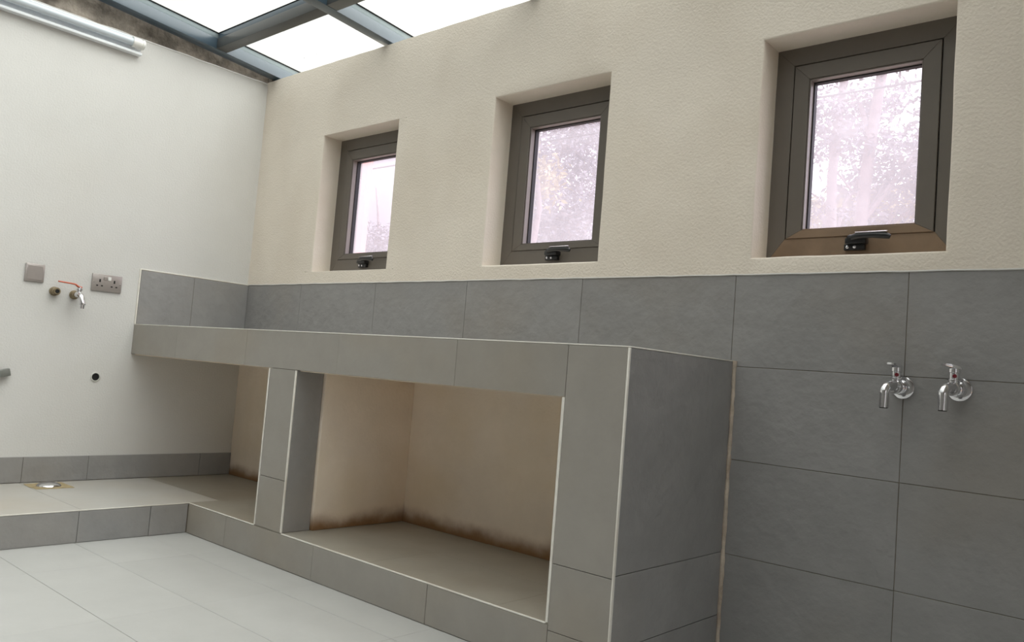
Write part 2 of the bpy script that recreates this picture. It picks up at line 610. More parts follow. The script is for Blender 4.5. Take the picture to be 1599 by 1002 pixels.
# ------------------------------------------------------------------ end wall
bm = bmesh.new()
box(bm, -0.2, 0.0, Y_FRONT - 0.2, 0.0, -0.05, WT - 0.012)
wall_left = obj('wall_left', bm, PL_LEFT, kind='structure')
bm = bmesh.new()                                     # bare ring beam filling the wedge up to the sloping roof
n = 90
from mathutils import noise
lo, hi, lo2, hi2 = [], [], [], []
for i in range(n + 1):
    y = Y_FRONT - 0.2 + (0.2 - Y_FRONT) * i / n
    jz = noise.noise(Vector((0, y * 9, 1))) * 0.008
    row = []
    m_ = 8
    zt = roofz(y, 0.085)
    zb = WT - 0.014
    for j in range(m_ + 1):
        z = zb + (zt - zb) * j / m_
        xx = -0.012 + noise.noise(Vector((0, y * 14, z * 14))) * 0.009
        if j == 0:
            xx = -0.004
        row.append(bm.verts.new((xx, y, z)))
    row.append(bm.verts.new((-0.2, y, zt)))
    row.append(bm.verts.new((-0.2, y, zb)))
    lo.append(row)
for a, b in zip(lo, lo[1:]):
    for k in range(len(a)):
        k2 = (k + 1) % len(a)
        bm.faces.new((a[k], a[k2], b[k2], b[k]))
bm.faces.new(lo[0])
bm.faces.new(lo[-1][::-1])
obj('bare_concrete_band', bm, CONC, wall_left, label='dark rough bare concrete above the plaster')
bm = bmesh.new()
rbox(bm, -0.19, 0.029, 0.002, 0.19, WT - 0.004, WT + 0.085, 0.004, 1)
obj('corner_fill', bm, CONC, wall_left)
bm = bmesh.new()                                     # ragged plaster edge under the band
pts = []
for i in range(161):
    y = Y_FRONT - Y_FRONT * i / 160 - 0.002
    pts.append((-0.001, y, WT - 0.012 + noise.noise(Vector((3, y * 11, 0))) * 0.004))
tube(bm, pts, 0.005, 6)
obj('plaster_edge', bm, PL_LEFT, wall_left)
bm = bmesh.new()
box(bm, 0.0, 0.004, -0.618, -0.001, H, T)
obj('grout', bm, GROUT, wall_left)
tile(wall_left, 'x', 0.007, -0.614, -0.325, H + 0.001, T - 0.002, TILE, t=0.007, sign=1)
tile(wall_left, 'x', 0.007, -0.325, -0.001, H + 0.001, T - 0.002, TILE, t=0.007, sign=1)
bm = bmesh.new()
rbox(bm, 0.0, 0.007, -0.6215, -0.6145, H, T + 0.004, 0.001, 1)
rbox(bm, 0.0, 0.006, -0.6145, -0.002, T - 0.001, T + 0.004, 0.001, 1)
obj('edge_trim', bm, TRIM_W, wall_left, label='pale mortar edge around the tile panel')

baseboard_left = struct('baseboard_left', (0, 0, P))
bm = bmesh.new()
box(bm, 0.0, 0.004, Y_FRONT, -0.005, P, 0.25)
obj('grout', bm, GROUT_D, baseboard_left)
jb = [-0.005, -0.19, -0.773, -1.066, -1.66, -2.26, -2.86, Y_FRONT]
for a, b in zip(jb, jb[1:]):
    tile(baseboard_left, 'x', 0.008, b, a, P + 0.001, 0.252, TILE, t=0.008, sign=1)

# ------------------------------------------------------------------ unseen shell added behind the camera; wall tones set for bounce light
bm = bmesh.new()
box(bm, -0.2, X_RIGHT + 0.2, Y_FRONT - 0.2, Y_FRONT, -0.05, 2.75)
obj('wall_front', bm, DARK_WALL, kind='structure')
bm = bmesh.new()
box(bm, X_RIGHT, X_RIGHT + 0.2, Y_FRONT, -3.50, -0.05, 2.62)
box(bm, X_RIGHT, X_RIGHT + 0.2, -1.90, 0.0, -0.05, 2.62)
box(bm, X_RIGHT, X_RIGHT + 0.2, -3.50, -1.90, 2.15, 2.62)
obj('wall_right', bm, PL_LEFT, kind='structure')
added_doorway = struct('added_doorway_1', (X_RIGHT + 0.1, -2.7, 0.0))          # unseen doorway added to throw daylight on the counter end
for (p0, p1, q0, q1, nm) in ((-3.50, -3.45, 0.0, 2.15, 'jamb'), (-1.95, -1.90, 0.0, 2.15, 'jamb'), (-3.45, -1.95, 2.10, 2.15, 'head')):
    bm = bmesh.new()
    rbox(bm, X_RIGHT + 0.04, X_RIGHT + 0.14, p0, p1, q0, q1, 0.004)
    obj(nm, bm, ALU, added_doorway)

# ------------------------------------------------------------------ floor
bm = bmesh.new()
box(bm, -0.2, X_RIGHT + 0.2, Y_FRONT - 0.2, 0.2, -0.15, -0.0012)
floor = obj('floor', bm, GROUT_F, kind='structure')
ys = [-0.6197, -0.795, -1.092, -1.388, -1.685, -1.982, -2.279, -2.576, -2.873, -3.17, -3.467, Y_FRONT]
xs = [0.741, 1.125, 1.74, 2.35, 2.96, 3.575, 4.19, 4.80, 5.41, X_RIGHT]
for a, b in zip(ys, ys[1:]):
    for c, d in zip(xs, xs[1:]):
        tile(floor, 'z', 0.0, c, d, b, a, TILE_FLOOR, gap=0.0007, gap2=0.0018, sign=1, ch=0.0004)
xs2 = [L, 3.575, 4.19, 4.80, 5.41, X_RIGHT]
for a, b in zip([-0.002, -0.3], [-0.3, -0.6197]):
    for c, d in zip(xs2, xs2[1:]):
        tile(floor, 'z', 0.0, c, d, b, a, TILE_FLOOR, gap=0.0007, gap2=0.0018, sign=1, ch=0.0004)

# ------------------------------------------------------------------ glass roof
ceiling = struct('ceiling', (0, 0, 2.4))
GX = [0.066, 1.053, 2.02, 2.985, 3.95]
XBEAMS = [(0.030, 0.102), (1.020, 1.087), (1.985, 2.052), (2.952, 3.019), (3.917, 3.984)]
YB = [0.20, -0.36, -1.33, -2.30, -3.27, Y_FRONT]


def slope_bar(x0, x1, ya, yb, o0, o1, name, m, parent):
    bm = bmesh.new()
    vs = []
    for y in (ya, yb):
        for x, o in ((x0, o0), (x1, o0), (x1, o1), (x0, o1)):
            vs.append(bm.verts.new((x, y, roofz(y, o))))
    for f in ((0, 1, 2, 3), (7, 6, 5, 4), (0, 4, 5, 1), (1, 5, 6, 2), (2, 6, 7, 3), (3, 7, 4, 0)):
        bm.faces.new([vs[i] for i in f])
    bmesh.ops.recalc_face_normals(bm, faces=bm.faces[:])
    bmesh.ops.bevel(bm, geom=bm.edges[:], offset=0.0025, segments=2, profile=0.6, affect='EDGES')
    return obj(name, bm, m, parent)


for x0, x1 in XBEAMS:
    b = slope_bar(x0, x1, Y_FRONT + 0.002, 0.19, 0.002, 0.060, 'roof_beam', STEEL, ceiling)
    slope_bar(x0 + 0.006, x1 - 0.004, Y_FRONT + 0.002, 0.19, 0.0605, 0.088, 'glazing_strip', STEEL_L, b)
    slope_bar(x0 + 0.002, x1 + 0.003, Y_FRONT + 0.002, 0.19, 0.0882, 0.0925, 'gasket', GASK, b)
for yc in YB[1:-1]:
    for (a, b_) in zip(XBEAMS, XBEAMS[1:]):
        b = slope_bar(a[1] + 0.0005, b_[0] - 0.0005, yc - 0.028, yc + 0.032, 0.003, 0.058, 'cross_bar', STEEL_D, ceiling)
        slope_bar(a[1] + 0.0005, b_[0] - 0.0005, yc - 0.024, yc + 0.026, 0.0585, 0.088, 'glazing_strip', STEEL, b)
        slope_bar(a[1] + 0.004, b_[0] - 0.0005, yc - 0.027, yc + 0.029, 0.0882, 0.0925, 'gasket', GASK, b)
for i in range(len(GX) - 1):
    xa, xb = GX[i], GX[i + 1]
    if i == 0:
        xa = 0.0
    for ya, yb in zip(YB, YB[1:]):
        bm = bmesh.new()
        vs = [bm.verts.new((x, y, roofz(y, 0.0932))) for x, y in ((xa + 0.002, yb + 0.002), (xb - 0.002, yb + 0.002), (xb - 0.002, ya - 0.002), (xa + 0.002, ya - 0.002))]
        bm.faces.new(vs)
        r = bmesh.ops.extrude_face_region(bm, geom=bm.faces[:])
        bmesh.ops.translate(bm, verts=[v for v in r['geom'] if isinstance(v, bmesh.types.BMVert)], vec=(0, 0, 0.008))
        obj('pane', bm, ROOF_GLASS, ceiling)

bm = bmesh.new()
vs = []
for y in (Y_FRONT - 0.2, 0.2):
    for x, o in ((3.986, 0.003), (X_RIGHT + 0.2, 0.003), (X_RIGHT + 0.2, 0.12), (3.986, 0.12)):
        vs.append(bm.verts.new((x, y, roofz(y, o))))
for f in ((0, 1, 2, 3), (7, 6, 5, 4), (0, 4, 5, 1), (1, 5, 6, 2), (2, 6, 7, 3), (3, 7, 4, 0)):
    bm.faces.new([vs[i] for i in f])
obj('solid_soffit', bm, WHITE_C, ceiling)

# ------------------------------------------------------------------ windows
def frame_members(parent, name, x0, x1, z0, z1, wd, y0, y1, m, mb=None, wb=None):
    """Four mitred members; each its own part."""
    wb = wd if wb is None else wb
    quads = {
        'head': [(x0, z1), (x1, z1), (x1 - wd, z1 - wd), (x0 + wd, z1 - wd)],
        'rail': [(x0, z0), (x1, z0), (x1 - wd, z0 + wb), (x0 + wd, z0 + wb)],
        'jamb': [(x0, z0), (x0, z1), (x0 + wd, z1 - wd), (x0 + wd, z0 + wb)],
        'jamb2': [(x1, z0), (x1, z1), (x1 - wd, z1 - wd), (x1 - wd, z0 + wb)],
    }
    for k, q in quads.items():
        bm = bmesh.new()
        f = [bm.verts.new((x, y0, z)) for x, z in q]
        b = [bm.verts.new((x, y1, z)) for x, z in q]
        bm.faces.new(f)
        bm.faces.new(b[::-1])
        for i in range(4):
            j = (i + 1) % 4
            bm.faces.new((f[i], f[j], b[j], b[i]))
        bmesh.ops.recalc_face_normals(bm, faces=bm.faces[:])
        es = [e for e in bm.edges if all(abs(v.co.y - y0) < 1e-6 for v in e.verts)]
        bmesh.ops.bevel(bm, geom=es, offset=0.0012, segments=1, affect='EDGES')
        obj(name + '_' + k.replace('2', ''), bm, (mb if (mb and k == 'rail') else m), parent)


def window(i, hx):
    x0, x1, z0, z1 = WINS[i]
    wn = struct('window_%d' % (i + 1), ((x0 + x1) / 2, 0.13, z0))
    rail = ALU_WARM_DUST if i == 2 else ALU
    F, SA = 0.060, 0.050
    frame_members(wn, 'frame', x0 - 0.004, x1 + 0.004, z0 - 0.004, z1 + 0.004, F + 0.004, 0.112, 0.185, ALU, rail, wb=0.082)
    a0, a1, c0, c1 = x0 + F + 0.0045, x1 - F - 0.003, z0 + 0.0785, z1 - F - 0.0045
    # shadow gap round the sash
    bm = bmesh.new()
    for (p0, p1, q0, q1) in ((x0 + F - 0.001, a0 + 0.001, z0 + F, z1 - F), (a1 - 0.001, x1 - F + 0.001, z0 + F, z1 - F), (x0 + F, x1 - F, c1 - 0.001, z1 - F + 0.001)):
        box(bm, p0, p1, 0.122, 0.16, q0 + 0.02, q1)
    obj('shadow_gap', bm, GASK, wn)
    frame_members(wn, 'sash', a0, a1, c0, c1, SA, 0.108, 0.176, ALU, rail, wb=0.026)
    # glazing bead and gasket inside the sash
    g0, g1, h0, h1 = a0 + SA, a1 - SA, c0 + 0.026, c1 - SA
    frame_members(wn, 'bead', g0 + 0.0005, g1 - 0.0005, h0 + 0.0005, h1 - 0.0005, 0.004, 0.112, 0.138, ALU_LIT, rail)
    frame_members(wn, 'gasket', g0 + 0.0005, g1 - 0.0005, h0 + 0.0005, h1 - 0.0005, 0.008, 0.1383, 0.160, GASK)
    bm = bmesh.new()
    box(bm, g0 + 0.001, g1 - 0.001, 0.1605, 0.1655, h0 + 0.001, h1 - 0.001)
    obj('pane', bm, WIN_GLASS, wn)
    # cam handle on the bottom rail
    bx = hx
    zb = z0 + 0.030
    bm = bmesh.new()
    rbox(bm, bx - 0.030, bx + 0.034, 0.096, 0.112, zb, zb + 0.020, 0.003)
    rbox(bm, bx - 0.022, bx + 0.042, 0.078, 0.1085, zb + 0.018, zb + 0.036, 0.004)
    lathe(bm, (bx - 0.006, 0.112, zb + 0.034), (0, -1, 0), [(0, 0.013), (0.03, 0.013), (0.034, 0.010), (0.036, 0.0)], 18)
    hd = obj('handle', bm, BLACKM, wn, loc=(bx, 0.1, zb), label='black cam handle')
    bm = bmesh.new()
    pts = [(bx + 0.000, 0.080, zb + 0.036), (bx + 0.020, 0.073, zb + 0.0405), (bx + 0.062, 0.070, zb + 0.0405), (bx + 0.102, 0.071, zb + 0.037), (bx + 0.115, 0.073, zb + 0.032)]
    r_ = [0.009, 0.0105, 0.0095, 0.0105, 0.007]
    tube(bm, pts, r_, 12)
    for v in bm.verts:
        v.co.y = 0.072 + (v.co.y - 0.072) * 0.7
    obj('lever', bm, BLACKM, hd)
    bm = bmesh.new()
    rbox(bm, bx + 0.012, bx + 0.108, 0.064, 0.078, zb + 0.0478, zb + 0.0508, 0.0012, 1)
    obj('lever_top', bm, CHROME, hd, label='bright worn top of the lever')
    for dx in (-0.018, 0.004):
        bm = bmesh.new()
        lathe(bm, (bx + dx, 0.096, zb + 0.010), (0, -1, 0), [(0, 0.005), (0.002, 0.005), (0.003, 0.003), (0.0031, 0)], 12)
        obj('screw', bm, CHROME, hd)


window(0, 0.893)
window(1, 2.125)
window(2, 3.335)

# ------------------------------------------------------------------ raised platform (L-shaped step)
plat = thing('raised_platform', (0.37, -1.6, 0.0), 'low L-shaped step of grey tiles running along the end wall and under the counter', 'platform')
bm = bmesh.new()
box(bm, 0.0, ST - 0.010, Y_FRONT, -D + 0.010, -0.001, P - 0.010)
box(bm, 0.0, 2.80, -D + 0.010, -0.004, -0.001, P - 0.010)
obj('core', bm, GROUT, plat)
jf = [ST + 0.001, 1.062, 1.685, 2.305, 2.80]
for a, b in zip(jf, jf[1:]):
    tile(plat, 'y', -D, a, b, 0.0, P - 0.0042, TILE_FRONT, sign=-1, name='riser_tile')
js = [-D - 0.001, -0.790, -1.084, -1.68, -2.28, -2.88, Y_FRONT]
for a, b in zip(js, js[1:]):
    tile(plat, 'x', ST, b, a, 0.0, P - 0.0042, TILE, sign=1, name='riser_tile')
jt = [-0.004, -0.47, -1.074, -1.68, -2.28, -2.88, Y_FRONT]
for a, b in zip(jt[1:], jt[2:]):
    top = a if a != jt[1] else a
    tile(plat, 'z', P, 0.009, ST - 0.003, b, top, TILE_TREAD, sign=1, name='tread_tile', gap=0.002, ch=0.0006)
xt = [0.009, ST - 0.003, 1.34]
tile(plat, 'z', P, 0.009, ST - 0.003, -0.47, -0.006, TILE_BAY_SHADED, sign=1, name='tread_tile', gap=0.001, ch=0.0004)
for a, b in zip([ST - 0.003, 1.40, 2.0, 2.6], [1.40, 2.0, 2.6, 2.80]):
    tile(plat, 'z', P, a, b, -D + 0.003, -0.30, TILE_BAY_SHADED, sign=1, name='tread_tile', gap=0.0008, ch=0.0004)
    tile(plat, 'z', P, a, b, -0.30, -0.006, TILE_BAY_SHADED, sign=1, name='tread_tile', gap=0.0008, ch=0.0004)
bm = bmesh.new()
rbox(bm, ST - 0.002, 1.275, -D - 0.0005, -D + 0.004, P - 0.0035, P + 0.0003, 0.0006, 1)
rbox(bm, 1.471, 2.791, -D - 0.0005, -D + 0.004, P - 0.0040, P + 0.0004, 0.0006, 1)
obj('edge_trim', bm, TRIM_W, plat, label='pale raw edge of the tread tiles over the bays')
bm = bmesh.new()
rbox(bm, ST - 0.004, ST + 0.0005, Y_FRONT, -D, P - 0.0035, P + 0.0003, 0.0006, 1)
obj('edge_trim', bm, TRIM_W, plat)

# ------------------------------------------------------------------ counter
ctr = thing('counter', (1.5, -0.31, P), 'long grey tiled masonry counter with two open bays under the windows', 'counter')
bm = bmesh.new()
box(bm, 0.0, L - 0.009, -D + 0.0085, -0.003, HB + 0.002, H - 0.009)
obj('slab', bm, GROUT, ctr)
bm = bmesh.new()
box(bm, 0.002, L - 0.21, -D + 0.02, -0.004, HB - 0.004, HB + 0.002)
obj('slab_soffit', bm, PL_BAY, ctr)
jc = [0.0, 0.61, 1.225, 1.84, 2.455, L]
for a, b in zip(jc, jc[1:]):
    tile(ctr, 'z', H, a, b - (0.004 if b == L else 0), -D + 0.004, -0.003, TILE_FRONT, sign=1, name='top_tile', gap=0.002)
jfa = [0.0, 0.468, 1.085, 1.725, 2.350, 2.800]
for a, b in zip(jfa, jfa[1:]):
    tile(ctr, 'y', -D, a, b, HB, H - 0.0032, TILE_FRONT, sign=-1, name='fascia_tile', gap=0.0012, ch=0.0005)
bm = bmesh.new()
rbox(bm, 0.0, L - 0.001, -D - 0.0006, -D + 0.004, H - 0.0030, H + 0.0003, 0.0006, 1)
rbox(bm, L - 0.004, L + 0.0006, -D + 0.004, -0.004, H - 0.0030, H + 0.0003, 0.0006, 1)
obj('edge_trim', bm, TRIM_W, ctr, label='thin pale edge of the counter top')
# middle pillar
bm = bmesh.new()
box(bm, 1.285, 1.461, -D + 0.009, -0.485, P, HB)
obj('pillar_core', bm, GROUT, ctr)
for za, zb in ((P, 0.3315), (0.3315, HB)):
    tile(ctr, 'y', -D, 1.283, 1.463, za, zb, TILE_FRONT, sign=-1, name='pillar_tile', gap=0.002)
tile(ctr, 'x', 1.4695, -D + 0.006, -0.487, P, HB, TILE, sign=1, name='pillar_tile', gap=0.002)
tile(ctr, 'x', 1.2765, -D + 0.006, -0.487, P, HB, TILE, sign=-1, name='pillar_tile', gap=0.002)
for x0, x1 in ((1.2755, 1.2830), (1.4630, 1.4705)):
    bm = bmesh.new()
    rbox(bm, x0, x1, -D - 0.0008, -D + 0.0055, P + 0.001, HB - 0.0015, 0.001, 1)
    obj('edge_trim', bm, TRIM_W, ctr)
bm = bmesh.new()
rbox(bm, 1.30, 1.483, -0.485, -0.004, P - 0.0005, HB - 0.004, 0.006, 2)
obj('partition', bm, PL_BAY, ctr, label='plastered partition behind the middle pillar')
# end pillar and end panel
bm = bmesh.new()
box(bm, 2.802, L - 0.0085, -D + 0.0085, -0.003, 0.0, HB + 0.002)
obj('end_block', bm, PL_BAY, ctr)
for za, zb in ((0.0, 0.112), (0.112, 0.2965), (0.2965, H - 0.0032)):
    tile(ctr, 'y', -D, 2.800, L - 0.004, za, zb, TILE_FRONT, sign=-1, name='pillar_tile', gap=0.0018)
bm = bmesh.new()
rbox(bm, 2.7905, 2.8000, -D - 0.0008, -D + 0.012, P + 0.0012, HB - 0.001, 0.001, 1)
obj('edge_trim', bm, TRIM_W, ctr)
for za, zb in ((0.0, 0.106), (0.106, 0.304), (0.304, H - 0.0032)):
    tile(ctr, 'x', L, -D + 0.006, -0.004, za, zb, TILE, sign=1, name='end_tile', gap=0.002)
bm = bmesh.new()
rbox(bm, L - 0.0045, L + 0.0010, -D - 0.001, -D + 0.0085, 0.0, H - 0.004, 0.0012, 1)
obj('edge_trim', bm, TRIM_W, ctr, label='white vertical corner strip at the counter end')


# ------------------------------------------------------------------ chrome bib taps on the window wall
def bib_tap(x, z, turn, lever_yaw, label):
    """turn: how far the whole tap is screwed round, seen from above."""
    t = thing('bib_tap', (x, 0, z), label, 'tap', 'chrome taps on the window wall')
    ct, stn = math.cos(turn), math.sin(turn)

    def at(d, h):                                   # d outwards along the body, h up
        return (x - stn * d, -ct * d, z + h)
    bm = bmesh.new()
    lathe(bm, (x, 0, z), (0, -1, 0), [(0, 0.031), (0.002, 0.0325), (0.0045, 0.0315), (0.006, 0.028), (0.0065, 0.020), (0.012, 0.016)], 32)
    obj('wall_flange', bm, CHROME, t)
    bm = bmesh.new()
    lathe(bm, at(0.006, 0), (-stn, -ct, 0), [(0, 0.014), (0.008, 0.014), (0.010, 0.018), (0.022, 0.0185), (0.025, 0.0195), (0.048, 0.0195), (0.051, 0.0165), (0.058, 0.0150)], 24)
    obj('body', bm, CHROME, t)
    bm = bmesh.new()
    pts, rr = [at(0.060, 0.001)], [0.0145]
    for k in range(9):
        q = k / 8 * math.pi / 2
        pts.append(at(0.088 + 0.022 * math.sin(q), -0.021 + 0.022 * math.cos(q)))
        rr.append(0.0142 - 0.0008 * k / 8)
    pts += [at(0.1108, -0.040), at(0.1120, -0.060)]
    rr += [0.0130, 0.0130]
    tube(bm, pts, rr, 20)
    sp = obj('spout', bm, CHROME, t)
    bm = bmesh.new()
    lathe(bm, at(0.112, -0.0601), (0, 0.02, -1), [(0, 0.0108), (0.0015, 0.0105)], 20)
    obj('outlet', bm, DARK, sp)
    bm = bmesh.new()
    lathe(bm, at(0.042, 0.010), (0, 0, 1), [(0, 0.0145), (0.010, 0.0140), (0.011, 0.0165), (0.015, 0.0165), (0.016, 0.0138), (0.033, 0.0138), (0.034, 0.0155), (0.044, 0.0150), (0.047, 0.011), (0.048, 0.0)], 24)
    obj('valve_stem', bm, CHROME, t)
    bm = bmesh.new()                                # lever: flat tongue reaching out from the cap
    c, s_ = math.cos(lever_yaw), math.sin(lever_yaw)
    dirv = Vector((s_, -c, 0))
    side = Vector((c, s_, 0))
    prof = [(-0.014, 0.011, 0.0555, 0.004), (0.0, 0.014, 0.0585, 0.005), (0.012, 0.0125, 0.0615, 0.004), (0.026, 0.011, 0.0635, 0.003), (0.034, 0.008, 0.0640, 0.0025)]
    rings = []
    for (d, wd, h, th) in prof:
        o = Vector(at(0.042, 0)) + dirv * d
        rings.append([bm.verts.new(o + side * sx * wd + Vector((0, 0, h + sz * th))) for sx, sz in ((-1, -1), (1, -1), (1, 1), (-1, 1))])
    for p, q in zip(rings, rings[1:]):
        for k in range(4):
            bm.faces.new((p[k], p[(k + 1) % 4], q[(k + 1) % 4], q[k]))
    bm.faces.new(rings[0][::-1])
    bm.faces.new(rings[-1])
    bmesh.ops.recalc_face_normals(bm, faces=bm.faces[:])
    bmesh.ops.bevel(bm, geom=bm.edges[:], offset=0.0015, segments=2, affect='EDGES')
    lv = obj('lever', bm, CHROME, t)
    bm = bmesh.new()
    e = Vector(at(0.042, 0.034)) + Vector((0.30, -0.954, 0)) * 0.0132
    lathe(bm, e, (0.30, -0.954, 0), [(0, 0.0056), (0.0022, 0.0052), (0.003, 0.0)], 16)
    obj('indicator_dot', bm, DOT, lv, label='dark red temperature dot')
    return t


bib_tap(3.5265, 0.868, 0.14, -0.35, 'chrome bib tap on the grey wall tiles, the one nearer the counter')
bib_tap(3.6720, 0.873, 0.12, -0.95, 'chrome bib tap on the grey wall tiles, the one farther from the counter')

# ------------------------------------------------------------------ fittings on the end wall
t = thing('blank_plate', (0, -1.109, 1.112), 'square brushed steel blank plate on the pale end wall', 'plate')
bm = bmesh.new()
rbox(bm, 0.0, 0.009, -1.150, -1.068, 1.070, 1.154, 0.002)
obj('plate', bm, STEELP, t)
bm = bmesh.new()
rbox(bm, 0.009, 0.0105, -1.141, -1.077, 1.079, 1.145, 0.0006, 1)
obj('inset_panel', bm, STEELP, t)

t = thing('double_socket', (0, -0.779, 1.106), 'brushed steel double power socket beside the small lever tap', 'socket')
bm = bmesh.new()
rbox(bm, 0.0, 0.009, -0.851, -0.707, 1.064, 1.148, 0.002)
obj('plate', bm, STEELP, t)
for yc in (-0.814, -0.744):
    bm = bmesh.new()
    box(bm, 0.0088, 0.0096, yc - 0.0035, yc + 0.0035, 1.108, 1.123)
    box(bm, 0.0088, 0.0096, yc - 0.016, yc - 0.007, 1.088, 1.0935)
    box(bm, 0.0088, 0.0096, yc + 0.007, yc + 0.016, 1.088, 1.0935)
    obj('pin_holes', bm, DARK, t)
for yc, m_ in ((-0.790, STEELP), (-0.770, WHITE_P)):
    bm = bmesh.new()
    rbox(bm, 0.0088, 0.0135, yc - 0.008, yc + 0.008, 1.119, 1.138, 0.0015, 1)
    obj('rocker_switch', bm, m_, t)
for yc in (-0.843, -0.715):
    bm = bmesh.new()
    lathe(bm, (0.0085, yc, 1.106), (1, 0, 0), [(0, 0.003), (0.0012, 0.003), (0.0014, 0.0)], 12)
    obj('screw', bm, CHROME, t)

t = thing('pipe_stub', (0, -1.016, 1.036), 'short weathered brass pipe stub left of the red lever tap', 'pipe')
bm = bmesh.new()
lathe(bm, (0.0, -1.016, 1.036), (1, 0, 0), [(-0.001, 0.021), (0.006, 0.022), (0.007, 0.017), (0.022, 0.017), (0.023, 0.019), (0.034, 0.019), (0.035, 0.015), (0.046, 0.014)], 20)
obj('nipple', bm, BRASS, t)
bm = bmesh.new()
lathe(bm, (0.0461, -1.016, 1.036), (1, 0, 0), [(0, 0.010), (0.0012, 0.0095)], 16)
obj('bore', bm, DARK, t)

t = thing('lever_tap', (0, -0.925, 1.030), 'small chrome tap with a long red lever on the end wall', 'tap')
bm = bmesh.new()
lathe(bm, (0.0, -0.925, 1.030), (1, 0, 0), [(-0.001, 0.021), (0.006, 0.022), (0.007, 0.018), (0.030, 0.018), (0.031, 0.015), (0.044, 0.014)], 20)
obj('socket_fitting', bm, BRASS, t)
bm = bmesh.new()
tube(bm, [(0.040, -0.925, 1.030), (0.058, -0.925, 1.031), (0.078, -0.924, 1.027), (0.092, -0.922, 1.014), (0.098, -0.920, 0.997), (0.100, -0.919, 0.984)],
     [0.014, 0.0165, 0.0145, 0.013, 0.012, 0.012], 16)
lathe(bm, (0.100, -0.919, 0.988), (0, 0, -1), [(0, 0.014), (0.006, 0.0145), (0.007, 0.0105), (0.024, 0.010)], 16)
obj('spout', bm, CHROME, t)
bm = bmesh.new()
lathe(bm, (0.060, -0.925, 1.042), (0, 0, 1), [(0, 0.011), (0.008, 0.0105), (0.009, 0.014), (0.016, 0.014), (0.018, 0.009), (0.026, 0.008), (0.028, 0.0)], 16)
obj('valve_stem', bm, CHROME, t)
bm = bmesh.new()
pts = [(0.060, -0.915, 1.066), (0.060, -0.930, 1.068), (0.061, -0.945, 1.078), (0.061, -0.965, 1.080), (0.061, -1.022, 1.083)]
tube(bm, pts, [0.005, 0.005, 0.004, 0.0038, 0.0034], 10)
for v in bm.verts:
    v.co.x = 0.0605 + (v.co.x - 0.0605) * 1.5
obj('lever', bm, RED, t, label='thin red lever')

t = thing('waste_pipe', (0, -0.782, 0.639), 'open plastic waste pipe, a round black hole in the end wall', 'pipe')
bm = bmesh.new()
n_ = 28
prof = [(0.0, 0.0235), (0.004, 0.0235), (0.0055, 0.0215), (0.0055, 0.0185), (0.0012, 0.018)]
rings = []
for h, r in prof:
    rings.append([bm.verts.new((h, -0.782 + r * math.cos(2 * math.pi * k / n_), 0.639 + r * math.sin(2 * math.pi * k / n_))) for k in range(n_)])
for a, b in zip(rings, rings[1:]):
    for k in range(n_):
        bm.faces.new((a[k], a[(k + 1) % n_], b[(k + 1) % n_], b[k])).smooth = True
obj('rim', bm, PVC, t)
bm = bmesh.new()
lathe(bm, (0.0001, -0.782, 0.639), (1, 0, 0), [(0, 0.0186), (0.0012, 0.0186)], 28)
obj('bore', bm, DARK, t)

t = thing('valve_box', (0, -1.187, 0.640), 'small grey metal fitting on the end wall at the frame edge', 'fitting')
bm = bmesh.new()
rbox(bm, 0.0, 0.030, -1.215, -1.168, 0.622, 0.656, 0.003)
o = obj('housing', bm, GALV, t, loc=(0.0, -1.187, 0.640))
o.rotation_euler = (0.25, 0, 0)
bm = bmesh.new()
rbox(bm, 0.0, 0.042, -1.222, -1.199, 0.618, 0.650, 0.003)
o = obj('cap', bm, GALV, t, loc=(0.0, -1.21, 0.634))
o.rotation_euler = (0.25, 0, 0)

# ------------------------------------------------------------------ tube light on the end wall
t = thing('tube_light', (0, -1.35, 2.33), 'unlit white fluorescent tube batten mounted high on the end wall', 'lamp')
ya, yb = -1.965, -0.745
bm = bmesh.new()
rbox(bm, 0.0, 0.020, ya, yb, 2.283, 2.366, 0.003)
rbox(bm, 0.0, 0.040, ya, yb, 2.277, 2.290, 0.003)
obj('batten_tray', bm, WHITE_E, t)
bm = bmesh.new()
tube(bm, [(0.046, ya + 0.03, 2.329), (0.046, yb - 0.03, 2.329)], 0.0195, 24)
obj('tube', bm, TUBE, t)
for y, s in ((yb, -1), (ya, 1)):
    bm = bmesh.new()
    lathe(bm, (0.045, y + s * 0.058, 2.329), (0, -s, 0), [(0, 0.0255), (0.040, 0.0255), (0.041, 0.0235), (0.046, 0.0235), (0.047, 0.0255), (0.058, 0.0250), (0.061, 0.022), (0.0615, 0.0)], 28)
    rbox(bm, 0.015, 0.045, min(y, y + s * 0.036), max(y, y + s * 0.036), 2.306, 2.352, 0.003)
    obj('end_holder', bm, WHITE_P, t)
for k in range(9):
    y = -0.95 - 0.105 * k + random.uniform(-0.03, 0.03)
    bm = bmesh.new()
    rbox(bm, 0.0195, 0.0206, y - random.uniform(0.003, 0.012), y + 0.004, 2.2925, 2.2965, 0.0003, 1)
    obj('vent_slot', bm, DARK, t)

